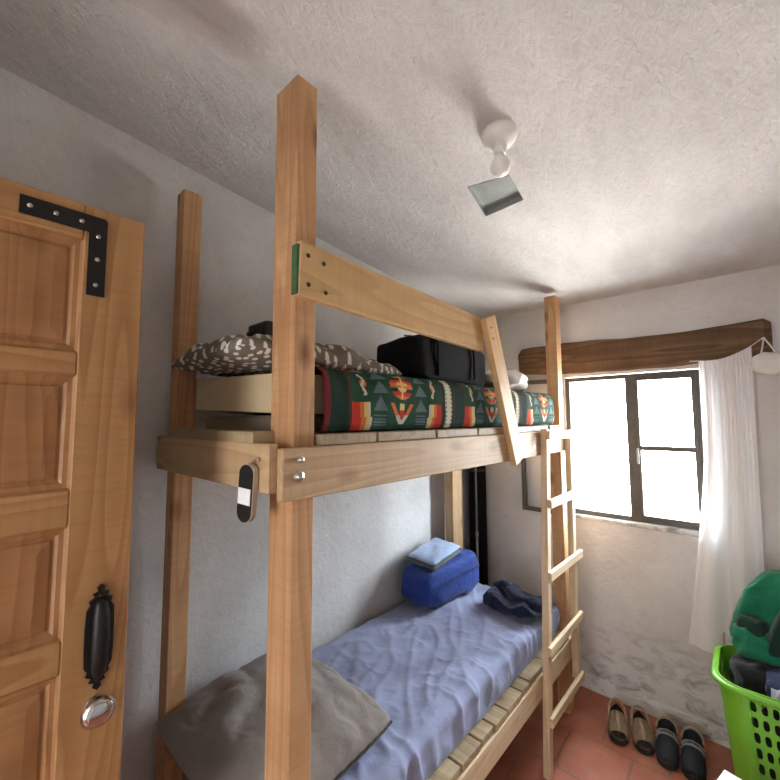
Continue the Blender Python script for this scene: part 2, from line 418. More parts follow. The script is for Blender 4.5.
# far wall with window opening
WX0, WX1, WZ0, WZ1 = -.885, -.165, 1.055, 1.96
bm = bmesh.new()
for a in ((XL-.2, WX0, 0, 2.7), (WX1, XR+.2, 0, 2.7), (WX0, WX1, 0, WZ0), (WX0, WX1, WZ1, 2.7)):
    box(bm, a[0], a[1], YF, YF+.22, a[2], a[3])
struct('wall_far', bm, M_wallF)
struct('wall_right', nbox(XR, XR+.15, YB-.2, YF+.1, 0, 2.9), M_wallF)
bm = bmesh.new(); DX0, DX1, DZ = -.99, -.18, 2.15
box(bm, XL-.1, DX0, YB-.15, YB, 0, 2.9); box(bm, DX1, XR+.1, YB-.15, YB, 0, 2.9); box(bm, DX0, DX1, YB-.15, YB, DZ, 2.9)
struct('wall_back', bm, M_wallF)
bm = bmesh.new(); box(bm, DX0-.002, DX0+.03, YB-.14, YB-.002, 0, DZ, .003); box(bm, DX1-.03, DX1+.002, YB-.14, YB-.002, 0, DZ, .003); box(bm, DX0+.03, DX1-.03, YB-.14, YB-.002, DZ-.03, DZ+.002, .003)
struct('trim_2', bm, M_door)
# the passage beyond the doorway
bm = bmesh.new(); box(bm, -2.2, 1.4, YB-1.35, YB-.15, 2.35, 2.45)
box(bm, -2.2, -1.9, YB-1.25, YB-.15, 0, 2.35); box(bm, 1.1, 1.4, YB-1.25, YB-.15, 0, 2.35); box(bm, -2.2, 1.4, YB-1.35, YB-1.2, 0, 2.35)
struct('wall_hall', bm, M_wallF)

# low plaster foot of the far wall
bm = bmesh.new(); prism(bm, [(YF-.022, 0), (YF-.012, .05), (YF+.01, .10), (YF+.01, 0)], 0, XL, XR)
struct('baseboard_far', bm, M_wallF)

# lintel beam
bm = bmesh.new(); n = 46; rows = []
for i in range(n+1):
    t = i/n; x = -1.197+1.330*t
    zt = 2.178+.012*math.sin(t*7)+.006*noise.noise(Vector((t*9, 0, 0))); zb = 2.004-.030*math.sin(math.pi*t)**.8+.006*noise.noise(Vector((t*8, 3, 0)))
    y0 = YF-.035-.012*noise.noise(Vector((t*5, 7, 1)))
    if i in (0, n): zt -= .02; zb += .012; y0 += .02
    rows.append([bm.verts.new(p) for p in ((x, YF+.1, zb), (x, y0+.012, zb), (x, y0, zb+.05), (x, y0+.004, zb+.075), (x, y0-.008, zb+.10), (x, y0, zt-.012), (x, y0+.012, zt), (x, YF+.1, zt))])
for A, B in zip(rows, rows[1:]):
    for k in range(8): bm.faces.new((A[k], A[(k+1) % 8], B[(k+1) % 8], B[k]))
bm.faces.new(rows[0]); bm.faces.new(rows[-1])
o = struct('trim_1', bm, M_lintel); rebase(o, (-.53, YF, 2.09)); o['label'] = 'rough old brown timber lintel above the window'

# window
win = bpy.data.objects.new('window_1', None); C.objects.link(win); win.location = (-.525, YF, 1.06); win['kind'] = 'structure'
def frame_bm(x0, x1, z0, z1, y0, y1, t):
    bm = bmesh.new()
    box(bm, x0, x0+t, y0, y1, z0, z1, .002); box(bm, x1-t, x1, y0, y1, z0, z1, .002)
    box(bm, x0+t, x1-t, y0, y1, z0, z0+t, .002); box(bm, x0+t, x1-t, y0, y1, z1-t, z1, .002); return bm
fb = frame_bm(WX0, WX1, WZ0+.008, WZ1-.006, YF+.012, YF+.055, .028)
box(fb, -.532, -.482, YF+.008, YF+.058, WZ0+.03, WZ1-.03, .002)
part('frame', fb, M_steel, win)
fs = frame_bm(-.485, WX1-.02, WZ0+.03, WZ1-.03, YF+.004, YF+.03, .022); box(fs, -.47, WX1-.035, YF+.006, YF+.028, 1.489, 1.517, .001)
part('fixed_sash', fs, M_steel, win)
part('pane', nbox(-.47, WX1-.035, YF+.014, YF+.018, WZ0+.045, WZ1-.045), M_glass, win)
os_ = frame_bm(-1.185, -.89, 1.045, 1.95, YF-.05, YF-.025, .026)
sash = part('open_sash', os_, M_steel, win)
part('sash_pane', nbox(-1.162, -.913, YF-.040, YF-.036, 1.07, 1.925), M_glass, sash)
bm = bmesh.new(); tube(bm, [(-.475, YF+.003, 1.50), (-.475, YF-.02, 1.50), (-.475, YF-.022, 1.41)], .006, 8)
part('handle', bm, M_greymetal, win)
part('sill', nbox(WX0+.002, WX1-.002, YF-.012, YF+.2, WZ0-.02, WZ0+.004, bev=.004), M_wallF, win)

# ------------------------------------------------------------------ open door
DXF = -1.0
door = bpy.data.objects.new('door_1', None); C.objects.link(door); door.location = (DXF, YB+.02, .01); door['kind'] = 'structure'
door['label'] = 'panelled pine door standing open at the left'
dy0, dy1 = YB+.03, .268
def dboard(name, y0, y1, z0, z1, d0=-.036, d1=0, mat=None, axis='Z'):
    if axis == 'Z': return board(name, door, (DXF+(d0+d1)/2, (y0+y1)/2, (z0+z1)/2), (z1-z0, y1-y0, d1-d0), mat or M_door, axis='Z')
    return board(name, door, (DXF+(d0+d1)/2, (y0+y1)/2, (z0+z1)/2), (y1-y0, d1-d0, z1-z0), mat or M_door, axis='Y')
dboard('stile', .158, dy1, .012, 2.134); dboard('stile', dy0, dy0+.11, .012, 2.134)
dboard('stile', -.175, -.083, .012, 2.134)
rails = [(2.058, 2.134), (1.772, 1.820), (1.471, 1.544), (1.193, 1.257), (.90, .97), (.60, .68), (.32, .38), (.012, .14)]
for a, b in rails:
    dboard('rail', -.083, .158, a, b, axis='Y'); dboard('rail', dy0+.11, -.175, a, b, axis='Y')
for (lo, hi) in zip(rails[1:], rails[:-1]):
    z0, z1 = lo[1], hi[0]
    for y0, y1 in ((-.083, .158), (dy0+.11, -.175)):
        bm = bmesh.new(); d = [(0, -.002), (.004, -.007), (.012, -.008), (.018, -.013), (.021, -.013), (.024, -.010), (.044, -.007)]
        rings = []
        for ins, dx in d:
            rings.append([bm.verts.new((DXF+dx, y, z)) for y, z in ((y0+ins, z0+ins), (y1-ins, z0+ins), (y1-ins, z1-ins), (y0+ins, z1-ins))])
        for A, B in zip(rings, rings[1:]):
            for k in range(4): bm.faces.new((A[k], A[(k+1) % 4], B[(k+1) % 4], B[k]))
        bm.faces.new(rings[-1])
        bk = [bm.verts.new((DXF-.03, y, z)) for y, z in ((y0, z0), (y1, z0), (y1, z1), (y0, z1))]; bm.faces.new(bk)
        for k in range(4): bm.faces.new((rings[0][k], rings[0][(k+1) % 4], bk[(k+1) % 4], bk[k]))
        c0 = Vector((DXF-.018, (y0+y1)/2, (z0+z1)/2)); bm.transform(Matrix.Translation(-c0)); bm.transform(Matrix.Rotation(R(90), 4, 'Y'))
        p = link('panel', bm, M_doorp); p.rotation_euler = (0, R(-90), 0); p.parent = door; p.location = c0-Vector(door.location)
# corner bracket
bm = bmesh.new(); prism(bm, [(.058, 2.076), (.058, 2.112), (.192, 2.112), (.197, 2.107), (.197, 1.942), (.166, 1.942), (.166, 2.076)], 0, DXF, DXF+.004)
br = part('corner_bracket', bm, M_black, door); br['label'] = 'black iron corner bracket'
for y, z in ((.073, 2.094), (.112, 2.094), (.153, 2.094), (.182, 2.070), (.182, 2.020), (.181, 1.965)):
    bm = bmesh.new(); lathe(bm, [(0, .0055), (.003, .005), (.0045, .003), (.0045, -.001)], (DXF+.0015, y, z), Vector((1, 0, 0)), 12); part('screw', bm, M_zinc, br)
# ornate pull
bm = bmesh.new()
prof = [(0, -.103), (.007, -.097), (.005, -.088), (.014, -.086), (.010, -.078), (.020, -.072), (.017, -.064), (.023, -.055), (.0245, -.02), (.0245, .02), (.023, .055), (.017, .064), (.020, .072), (.010, .078), (.014, .086), (.005, .088), (.007, .097), (0, .103)]
pts = [(.218+y, 1.243+z) for y, z in prof]+[(.218-y, 1.243+z) for y, z in reversed(prof[1:-1])]
prism(bm, pts, 0, DXF, DXF+.005)
pull = part('pull_plate', bm, M_black, door)
bm = bmesh.new(); tube(bm, [(DXF+.004, .218, 1.168), (DXF+.010, .218, 1.178), (DXF+.014, .218, 1.20), (DXF+.016, .218, 1.243), (DXF+.014, .218, 1.286), (DXF+.010, .218, 1.308), (DXF+.004, .218, 1.318)], [.008, .012, .0145, .0155, .0145, .012, .008], 14)
part('grip', bm, M_black, pull, True)
for z in (1.163, 1.324):
    bm = bmesh.new(); lathe(bm, [(0, .006), (.005, .004), (.006, 0)], (DXF+.004, .218, z), Vector((1, 0, 0)), 12); part('screw', bm, M_screw, pull)
bm = bmesh.new(); lathe(bm, [(.017, 0), (.017, .004), (.012, .008), (.011, .016), (.024, .022), (.0285, .030), (.0285, .034), (.023, .044), (.015, .047), (0, .048)], (DXF, .216, 1.112), Vector((1, 0, 0)), 28)
part('knob', bm, M_chrome, door, True)
bm = bmesh.new(); box(bm, DXF-.03, DXF-.008, dy1-.001, dy1+.0015, 1.05, 1.2); part('latch_plate', bm, M_zinc, door)

# ------------------------------------------------------------------ bunk bed
bed = thing('bunk_bed', 'tall pine bunk bed of square posts and boards along the left wall', 'bed', (-1.18, 1.5, 0))
PX0, PX1 = (-1.54, -1.475), (-.885, -.82)
def post(px, y0, y1, h, tilt=(0, 0)):
    return board('post', bed, ((px[0]+px[1])/2, (y0+y1)/2, h/2), (h, y1-y0, px[1]-px[0]), M_post, (tilt[0], tilt[1], 0), 'Z', .003)
post((-.922, -.82), .553, .619, 2.59); post(PX0, .515, .58, 2.53); post((-.885, -.817), 2.425, 2.50, 2.44); board('post', bed, (-1.5075, 2.322, 1.15), (2.3, .12, .065), M_rail, axis='Z')
def xb(name, x0, x1, y0, y1, z0, z1, mat=M_rail): return board(name, bed, ((x0+x1)/2, (y0+y1)/2, (z0+z1)/2), (x1-x0, y1-y0, z1-z0), mat, axis='X')
def yb(name, x0, x1, y0, y1, z0, z1, mat=M_rail, rot=(0, 0, 0)): return board(name, bed, ((x0+x1)/2, (y0+y1)/2, (z0+z1)/2), (y1-y0, x1-x0, z1-z0), mat, rot, 'Y')
UZ0, UZ1, LZ0, LZ1 = 1.490, 1.613, .325, .430
for z0, z1 in ((UZ0, UZ1), (LZ0, LZ1)):
    yb('side_rail', -.82, -.795, .510, 2.53, z0, z1, M_rail if z0 > 1 else M_ladder); yb('side_rail', -1.475, -1.45, .585, 2.438, z0, z1)
    xb('end_rail', -1.475, -.885, 2.44, 2.465, z0, z1)
# near end boards
board('end_rail', bed, (-1.197, .502, 1.566), (.75, .025, .115), M_rail, (0, R(0), 0), 'X')
board('end_rail', bed, (-1.197, .540, .378), (.58, .025, .105), M_rail, (0, 0, 0), 'X')
def slats(z, edges, x0, x1):
    out = []
    for a, b in zip(edges, edges[1:]):
        out.append(xb('slat', x0+random.uniform(-.004, .004), x1+random.uniform(-.006, .003), a+.004, b-.004, z, z+.029, M_slat))
    return out
xb('slat', -1.475, -.90, .49, .553, 1.6225, 1.6515, M_slat)
slats(UZ1+.001, [.622, .645+.19, 1.134, 1.42, 1.70, 1.98, 2.20, 2.398], -1.47, -.797)
slats(LZ1+.001, [.622, .80, .98, 1.12, 1.26, 1.40, 1.505, 1.615, 1.765, 1.854, 2.06, 2.25, 2.398], -1.47, -.799)
# guard rail + brace
g = board('guard_rail', bed, (-.808, 1.010, 2.047), (.92, .026, .142), M_guard, (R(-1.4), 0, 0), 'Y')
bm = bmesh.new(); box(bm, -.8205, -.7985, .543, .5525, 1.992, 2.118); part('painted_end', bm, M_greenpaint, g)['label'] = 'green painted board end'
for y, z in ((.575, 2.095), (.625, 2.088), (.577, 2.020), (.632, 2.012)):
    bm = bmesh.new(); lathe(bm, [(0, .003), (.004, .003), (.006, .001), (.006, -.002)], (-.795, y, z), Vector((1, 0, 0)), 12); part('screw', bm, M_screw, g)
p0, p1 = Vector((-.7815, 1.488, 2.110)), Vector((-.7815, 1.745, 1.485)); d = p1-p0; L = d.length
bz = board('brace', bed, (p0+p1)/2, (L, .028, .095), M_guard, (math.atan2(d.z, d.y), 0, 0), 'Y')
bz.location.x += 0
for y, z in ((1.490, 2.065), (1.505, 2.02)):
    bm = bmesh.new(); lathe(bm, [(0, .002), (.004, .002), (.004, -.001)], (-.7675, y, z), Vector((1, 0, 0)), 10); part('screw', bm, M_screw, bz)
# bolts on the near corner
for y, z, r in ((.560, 1.585, .006), (.557, 1.545, .0095)):
    bm = bmesh.new(); lathe(bm, [(0, .009), (r*.8, .008), (r, .004), (r, 0), (r*1.5, 0), (r*1.5, -.002)], (-.794, y, z), Vector((1, 0, 0)), 14); part('bolt', bm, M_zinc, bed, True)
bm = bmesh.new(); lathe(bm, [(0, .006), (.004, .005), (.006, 0)], (-.862, .489, 1.587), Vector((0, -1, 0)), 12); part('bolt', bm, M_zinc, bed, True)

# ladder hooked on the bed
lad = thing('ladder', 'pale pine ladder with five rungs fixed against the far front corner of the bunk', 'ladder', (-.77, 2.2, 0))
def lb(name, p0, p1, a, b):
    p0, p1 = Vector(p0), Vector(p1); d = p1-p0
    bm = bmesh.new(); box(bm, -d.length/2, d.length/2, -a/2, a/2, -b/2, b/2, bev=.002)
    o = link(name, bm, M_ladder)
    zq = d.normalized(); yq = Vector((0, 1, 0)) if abs(zq.z) > .8 else Vector((0, 0, 1)); xq = yq.cross(zq).normalized(); yq = zq.cross(xq)
    o.rotation_euler = Matrix((zq, yq, zq.cross(yq))).transposed().to_euler(); o.parent = lad; o.location = (p0+p1)/2-Vector(lad.location); return o
lb('stile', (-.778, 2.085, 1.625), (-.770, 1.955, 0), .045, .032)
lb('stile', (-.778, 2.455, 1.615), (-.770, 2.405, .235), .045, .032)
for (ya, za), (yb_, zb) in zip(((2.065, 1.595), (2.055, 1.248), (2.02, .900), (1.99, .558), (1.975, .245)), ((2.49, 1.59), (2.475, 1.245), (2.50, .89), (2.465, .555), (2.445, .235))):
    lb('rung', (-.750, ya-.02, za), (-.750, yb_+.01, zb), .042, .020)

# ------------------------------------------------------------------ upper bunk bedding
ZS = UZ1+.031            # top of the upper slats
solo('sleeping_pad', nbox(-1.44, -.90, .60, 2.38, ZS, ZS+.05, bev=.012, seg=3), M_pad, 'thin brown pad under the cream foam mattress on the upper bunk', 'pad', (-1.17, 1.5, ZS), True)
# foam mattress with a slightly sagging near end
bm = bmesh.new(); rows = []; ny = 40; x0, x1 = -1.46, -.878
for i in range(ny+1):
    t = i/ny; y = .575+(2.40-.575)*t; ring = []
    cs = [(x0, 0), (x0, 1)]+[(x0+.0+(x1-x0)*k/14, 1) for k in range(1, 14)]+[(x1, 1), (x1, 0)]+[(x1-(x1-x0)*k/14, 0) for k in range(1, 14)]
    for x, tz in cs:
        u = (x-x0)/(x1-x0)
        lift = .022*max(0, 1-t*7)*(1-u)
        ring.append(bm.verts.new((x, y, ZS+.053+lift+tz*.108)))
    rows.append(ring)
for A, B in zip(rows, rows[1:]):
    for k in range(len(A)): bm.faces.new((A[k], A[(k+1) % len(A)], B[(k+1) % len(A)], B[k]))
bm.faces.new(rows[0]); bm.faces.new(rows[-1])
solo('foam_mattress', bm, M_foam, 'cream foam mattress on the upper bunk under the green blanket', 'mattress', (-1.17, 1.5, ZS+.05))

# patterned wool blanket tucked over it
G = lin(38, 68, 50); DG = lin(30, 50, 40); RED = lin(176, 54, 40); BUR = lin(110, 42, 46); ORA = lin(196, 106, 58); YEL = lin(206, 178, 110); CRE = lin(192, 184, 160)
GREY = lin(92, 108, 108); BRN = lin(74, 48, 40); SAGE = lin(118, 126, 104)
def pattern(y, v):
    """y metres along the bed, v 0 at lower front edge to 1 at top front edge (continues over the top)"""
    if y < .672: return BUR
    P = .615; q = ((y-.672) % P)/1.22; vv = v % 1.0
    if q < .055: return DG
    if q < .065: return BRN
    if q > .430:                                   # feathered stripe
        r = (q-.430)/.074
        if r < .12 or r > .90: return BRN
        if r < .25 or r > .78: return DG
        k = (vv*13) % 1
        if abs(r-.52) < .20*math.sin(math.pi*k)+.05: return CRE
        return SAGE
    c = (q-.2475); a = abs(c)
    # stepped red-to-white corner blocks
    if a > .115:
        h = .42
        if vv < h:
            s_ = (a-.115)/.067+(.10 if vv < h/2 else 0)
            return RED if s_ > .62 else ORA if s_ > .42 else YEL if s_ > .24 else CRE if s_ > .1 else G
        # pale figure with orange heart
        m = abs(a-.14)
        zig = .012*abs(((vv*9) % 2)-1)
        if .52 < vv < .93 and abs(a-.135-zig) < .0045: return CRE
        if .66 < vv < .78 and m+abs(vv-.72)*.1 < .012: return ORA
        return G
    if a > .055:                                   # grey triangles
        for zc_, hh in ((.30, .22), (.55, .22), (.80, .22)):
            z_ = (vv-zc_)/hh
            if 0 <= z_ <= 1 and abs(a-.085) < .028*(1-z_): return GREY
        if .06 < vv < .26 and abs(a-.085) < .024 and int(vv*40) % 2: return GREY
        return G
    # central orange medallions
    e = (c/.048)**2+((vv-.70)/.22)**2
    if e < 1:
        if abs(c) < .004: return YEL
        k = int((vv-.48)/.055)
        return [ORA, RED, DG, ORA][k % 4] if e > .25 else ([YEL, ORA][k % 2])
    w_ = (vv-.10)/.32
    if 0 < w_ < 1:
        b = abs(c)-.042*w_
        if abs(b) < .008: return ORA if w_ > .45 else CRE
        if abs(c) < .010 and w_ > .35: return RED if w_ < .7 else YEL
    return G
bm = bmesh.new(); lay = bm.loops.layers.float_color.new('pattern')
ny, cols = 560, []
prof = [(-.838, ZS+.004, 0), (-.829, ZS+.02, .09), (-.824, ZS+.05, .25), (-.823, ZS+.10, .48), (-.826, ZS+.142, .68), (-.836, ZS+.166, .84), (-.856, ZS+.182, .98), (-.89, ZS+.188, 1.15), (-.95, ZS+.188, 1.5), (-1.05, ZS+.184, 2.1), (-1.2, ZS+.180, 2.9), (-1.35, ZS+.178, 3.7), (-1.47, ZS+.176, 4.4)]
def pinterp(v):
    for (a, b) in zip(prof, prof[1:]):
        if v <= b[2]:
            t = (v-a[2])/(b[2]-a[2]); return (a[0]+(b[0]-a[0])*t, a[1]+(b[1]-a[1])*t)
    return prof[-1][:2]
vs_ = [i/52 for i in range(60)]+[1.15+3.25*(i+1)/34 for i in range(34)]
y0, y1 = .652, 2.405
for i in range(ny+1):
    t = i/ny; y = y0+(y1-y0)*t; col = []
    for v in vs_:
        x, z = pinterp(v)
        endf = max(0, (t-.965)/.035)
        x -= .05*endf**2*(1 if v < 1 else 0); z = ZS+.004+(z-ZS-.004)*(1-.25*endf**2)
        nf = noise.noise(Vector((y*7, v*1.6, 2)))*.006+noise.noise(Vector((y*19, v*3, 8)))*.0025
        x += nf*(1 if v < 1.1 else .2); z += nf*.7*min(1, v*2)
        # the blanket's edge at the head end rolls under
        col.append(bm.verts.new((x, y+.012*noise.noise(Vector((v*2, 0, 5)))*(1-min(1, t*12)), z)))
    cols.append((y, col))
for (ya, A), (yb2, B) in zip(cols, cols[1:]):
    for k in range(len(vs_)-1):
        f = bm.faces.new((A[k], B[k], B[k+1], A[k+1]))
        c_ = pattern((ya+yb2)/2, (vs_[k]+vs_[k+1])/2)
        for lp in f.loops: lp[lay] = c_
bl = solo('wool_blanket', bm, M_blanket, 'dark green wool blanket with red, orange and grey woven pattern over the upper bunk', 'blanket', (-1.15, 1.5, ZS), True)
sm = bl.modifiers.new('thickness', 'SOLIDIFY'); sm.thickness = .006; sm.offset = -1

bm = pillow_mesh((-1.215, .79, ZS+.216), .325, .325, .088, rz=R(-3), tilt=(R(-3), R(1)), seed=3, wr=.020, flat=.42)
solo('spotted_pillow', bm, M_spots, 'grey-brown pillow with white leaf-shaped spots at the near end of the upper bunk', 'pillow', (-1.17, .775, ZS+.19), True)

# small dark box on the pillow
sp = thing('portable_speaker', 'small dark box with a side knob lying on the spotted pillow', 'speaker', (-1.20, .72, ZS+.297))
part('body', nbox(-1.26, -1.14, .66, .80, ZS+.297, ZS+.364, bev=.008, seg=2), M_dark, sp)
bm = bmesh.new(); lathe(bm, [(0, .016), (.010, .015), (.012, .012), (.012, 0)], (-1.232, .661, ZS+.325), Vector((-.3, -1, 0)), 16); part('knob', bm, M_dark, sp, True)
part('front_panel', nbox(-1.215, -1.15, .6585, .662, ZS+.310, ZS+.352), M_black, sp)

# black duffel bag
bg_ = thing('duffel_bag', 'black fabric duffel bag lying on the green blanket of the upper bunk', 'bag', (-1.17, 1.43, ZS+.17))
def bagfn(q, co):
    co = co.copy(); co.z *= 1-.10*max(0, q.z)*abs(q.y)**2
    if q.z > 0: co.z += .016*math.sin(q.y*3+1.9)
    return co
ZB = ZS+.190
bm = blob((-1.080, 1.52, ZB+.108), (.120, .315, .103), .22, .013, 6, R(2), 0, 0, 96, 56, 5, bagfn)
bb = part('body', bm, M_blackcloth, bg_, True)
for y in (1.36, 1.66):
    bm = bmesh.new(); pts = []
    for k in range(15):
        a = math.pi*k/14; pts.append((-1.085+.138*sgn(math.cos(a), .3), y, ZB+.06+.158*math.sin(a)**.35 if 0 < k < 14 else ZB+.03))
    tube(bm, [Vector(p) for p in pts], .006, 6); part('strap', bm, M_blackcloth, bg_)
bm = bmesh.new(); tube(bm, [(-1.085+.004*math.sin(k), 1.30+.40*k/16, ZB+.214+.006*math.sin(k*.5)) for k in range(17)], .004, 6); part('zip', bm, M_dark, bg_)
# white cloth bundle at the far end
solo('white_cloth', blob((-1.02, 2.12, ZS+.19+.068), (.13, .22, .05), .7, .03, 9, .3, 0, 0, 48, 28, 9), M_whitecloth, 'crumpled white cloth at the far end of the upper bunk', 'cloth', (-1.06, 2.2, ZS+.17), True)

# black tag hanging from the near end board
tg = thing('hanging_tag', 'black oval tag with white label hanging from the near end board of the upper bunk', 'tag', (-.888, .472, 1.57))
def stadium(w, h, n=14):
    return [(w*math.cos(a), (h-w)+w*math.sin(a)) for a in [math.pi*k/n for k in range(n+1)]]+[(w*math.cos(a), -(h-w)+w*math.sin(a)) for a in [math.pi+math.pi*k/n for k in range(n+1)]]
TA = Matrix.Translation((-.886, .472, 1.507)) @ Matrix.Rotation(R(5), 4, 'Y') @ Matrix.Rotation(R(12), 4, 'Z')
for nm, w_, h_, a, b, mt in (('backing', .0255, .070, -.004, .010, M_beige), ('face', .0235, .068, -.006, -.0035, M_black)):
    bm = bmesh.new(); prism(bm, stadium(w_, h_), 1, a, b); bm.transform(TA); part(nm, bm, mt, tg)
bm = bmesh.new(); box(bm, -.0215, .0205, -.0075, -.0055, -.026, .012); bm.transform(TA); part('label_sticker', bm, M_paper, tg)
bm = bmesh.new(); tube(bm, [(-.880, .474, 1.565), (-.880, .482, 1.577), (-.880, .4885, 1.585)], .0018, 6); part('hook', bm, M_zinc, tg)

# ------------------------------------------------------------------ lower bunk bedding
LS = LZ1+.031
bm = bmesh.new(); nx, ny = 96, 210; X0, X1, Y0, Y1, TH = -1.562, -.858, .60, 2.375, .145
ring_prof = []
def matt(u, y):
    """u: 0 back bottom .. 1 front bottom around the section"""
    w_ = X1-X0; per = TH*2+w_; s_ = u*per; r = .035
    if s_ < TH: x, z, nrm = X0, s_, (-1, 0)
    elif s_ < TH+w_: x, z, nrm = X0+(s_-TH), TH, (0, 1)
    else: x, z, nrm = X1, TH-(s_-TH-w_), (1, 0)
    # rounded edge
    if x > X1-r and z > TH-r:
        cx, cz = X1-r, TH-r; d = Vector((x-cx, z-cz)); d = d.normalized()*r; x, z = cx+d.x, cz+d.y
    if x < X0+r and z > TH-r:
        cx, cz = X0+r, TH-r; d = Vector((x-cx, z-cz)); d = d.normalized()*r; x, z = cx+d.x, cz+d.y
    return x, z, nrm
rows = []
for j in range(ny+1):
    y = Y0+(Y1-Y0)*j/ny; ring = []
    for i in range(nx+1):
        x, z, nrm = matt(i/nx, y)
        top = 1 if nrm[1] else 0
        s_ = (x-X0)/(X1-X0)
        # long diagonal drag folds on top, short vertical gathers on the front side
        a = noise.noise(Vector((x*5+y*2.2, y*1.1-x*1.5, 1)))*.016 + .010*(1-abs(noise.noise(Vector((x*7+y*5, y*1.6-x*3, 7)))))**9 + .005*(1-abs(noise.noise(Vector((x*4-y*7, y*3+x*6, 17)))))**12 + .0035*(1-abs(noise.noise(Vector((x*15+y*6, y*6-x*3, 27)))))**9 + noise.noise(Vector((x*18, y*16, 3)))*.003
        a -= .008
        ft = (1-abs(noise.noise(Vector((y*11, z*3, 2)))))**5*.018
        if top: z += a*min(1, (1-s_)*8+.3)+(ft*.7*max(0, (s_-.72)/.28))
        elif nrm[0] > 0: x += ft*min(1, z/.05)+.006*noise.noise(Vector((y*9, z*14, 5))); z += a*.4*(z/TH)
        if y > 2.20 and x < -1.45: x = max(x, x+(-1.455-x)*min(1, (y-2.20)/.05))
        if y < .66 and x < -1.45: x = max(x, x+(-1.455-x)*min(1, (.66-y)/.05))
        ring.append(bm.verts.new((x, y, LS+.001+z)))
    rows.append(ring)
for A, B in zip(rows, rows[1:]):
    for k in range(nx): bm.faces.new((A[k], A[k+1], B[k+1], B[k]))
bm.faces.new(rows[0]); bm.faces.new(rows[-1])
solo('lower_mattress', bm, M_sheet, 'mattress under a wrinkled grey-blue sheet on the lower bunk', 'mattress', (-1.18, 1.5, LS), True)
ZM = LS+TH
gp = solo('grey_pillow', pillow_mesh((-1.212, .765, ZM+.066), .315, .285, .100, rz=R(1), tilt=(R(3), R(2)), seed=11, wr=.013, flat=.62), M_gpil, 'plump grey-taupe pillow at the near end of the lower bunk', 'pillow', (-1.2, .8, ZM+.02), True)
bm = bmesh.new(); tube(bm, [p+Vector((.002, 0, .0015*math.sin(k*2.1))) for k, p in enumerate(bm_edge)], .0042, 6); part('seam', bm, M_dark, gp, True)['label'] = 'dark seam along the open side'

# blue stuff bag and folded cloth
bb_ = thing('blue_bag', 'bright blue nylon bag against the far wall end of the lower bunk', 'bag', (-1.43, 2.09, ZM))
def bfn(q, co):
    co = co.copy(); co.z *= 1-.14*max(0, -q.y)*(1 if q.z > 0 else 0); co.x *= 1-.12*max(0, q.z); return co
part('body', blob((-1.425, 2.03, ZM+.128), (.128, .265, .112), .36, .018, 7, R(-3), 0, 0, 80, 44, 21, bfn), M_blue, bb_, True)
bm = bmesh.new(); tube(bm, [(-1.29, 1.83, ZM+.15), (-1.275, 1.95, ZM+.17), (-1.27, 2.1, ZM+.175), (-1.28, 2.25, ZM+.16)], .004, 6); part('seam', bm, M_navy, bb_)
# folded cloth: slab with olive folded end
def folded(c, hx, hy, layers, lt, mat, nm, root, rz, seed, tilt=(0, 0)):
    for k in range(layers):
        bm = bmesh.new(); n = 26; top, bot = {}, {}
        rot = Euler((tilt[0], tilt[1], rz)).to_matrix()
        for i in range(n+1):
            for j in range(n+1):
                u, v = -1+2*i/n, -1+2*j/n
                t = max(0, (1-abs(u)**8)*(1-abs(v)**8))**.4
                z = noise.noise(Vector((u*1.5+seed, v*1.5, k)))*.008+noise.noise(Vector((u*4+seed, v*4, k)))*.003
                x, y = u*(hx-.006*k)*(1+.03*noise.noise(Vector((v*2, k, seed)))), v*(hy-.005*k)*(1+.03*noise.noise(Vector((u*2, k+5, seed))))
                for d, s_ in ((top, 1), (bot, -1)):
                    if d is bot and (i in (0, n) or j in (0, n)): d[i, j] = top[i, j]; continue
                    d[i, j] = bm.verts.new(rot @ Vector((x, y, k*lt*1.02+z+s_*t*lt/2))+Vector(c))
        for d in (top, bot):
            for i in range(n):
                for j in range(n): bm.faces.new((d[i, j], d[i+1, j], d[i+1, j+1], d[i, j+1]))
        part(nm, bm, mat[k % len(mat)], root, True)
fc = thing('folded_cloth', 'folded pale blue cloth with a grey-green underside on top of the blue bag', 'cloth', (-1.42, 2.07, ZM+.22))
folded((-1.435, 1.99, ZM+.250), .10, .16, 2, .028, [M_olive, M_towel], 'fold', fc, R(4), 31, (R(5), R(4)))
# jeans
jn = thing('folded_jeans', 'dark navy folded trousers near the far front corner of the lower bunk', 'trousers', (-1.0, 2.17, ZM))
def jfn(q, co):
    co = co.copy(); co.z += .018*max(0, q.z)*math.sin(q.x*5+q.y*3); return co
part('legs', blob((-1.00, 2.16, ZM+.046), (.165, .125, .036), .5, .022, 9, R(-14), 0, 0, 80, 40, 41, jfn), M_denim, jn, True)
part('turned_leg', blob((-.96, 2.19, ZM+.080), (.13, .06, .022), .55, .018, 10, R(-18), 0, 0, 60, 30, 43), M_denim, jn, True)
bm = bmesh.new(); tube(bm, [(-1.15+.022*k, 2.17+.05*math.sin(k*.5+.4), ZM+.088+.016*math.sin(k*.8)) for k in range(9)], [.012, .020, .026, .028, .026, .024, .020, .016, .010], 10); part('waistband', bm, M_denim, jn, True)

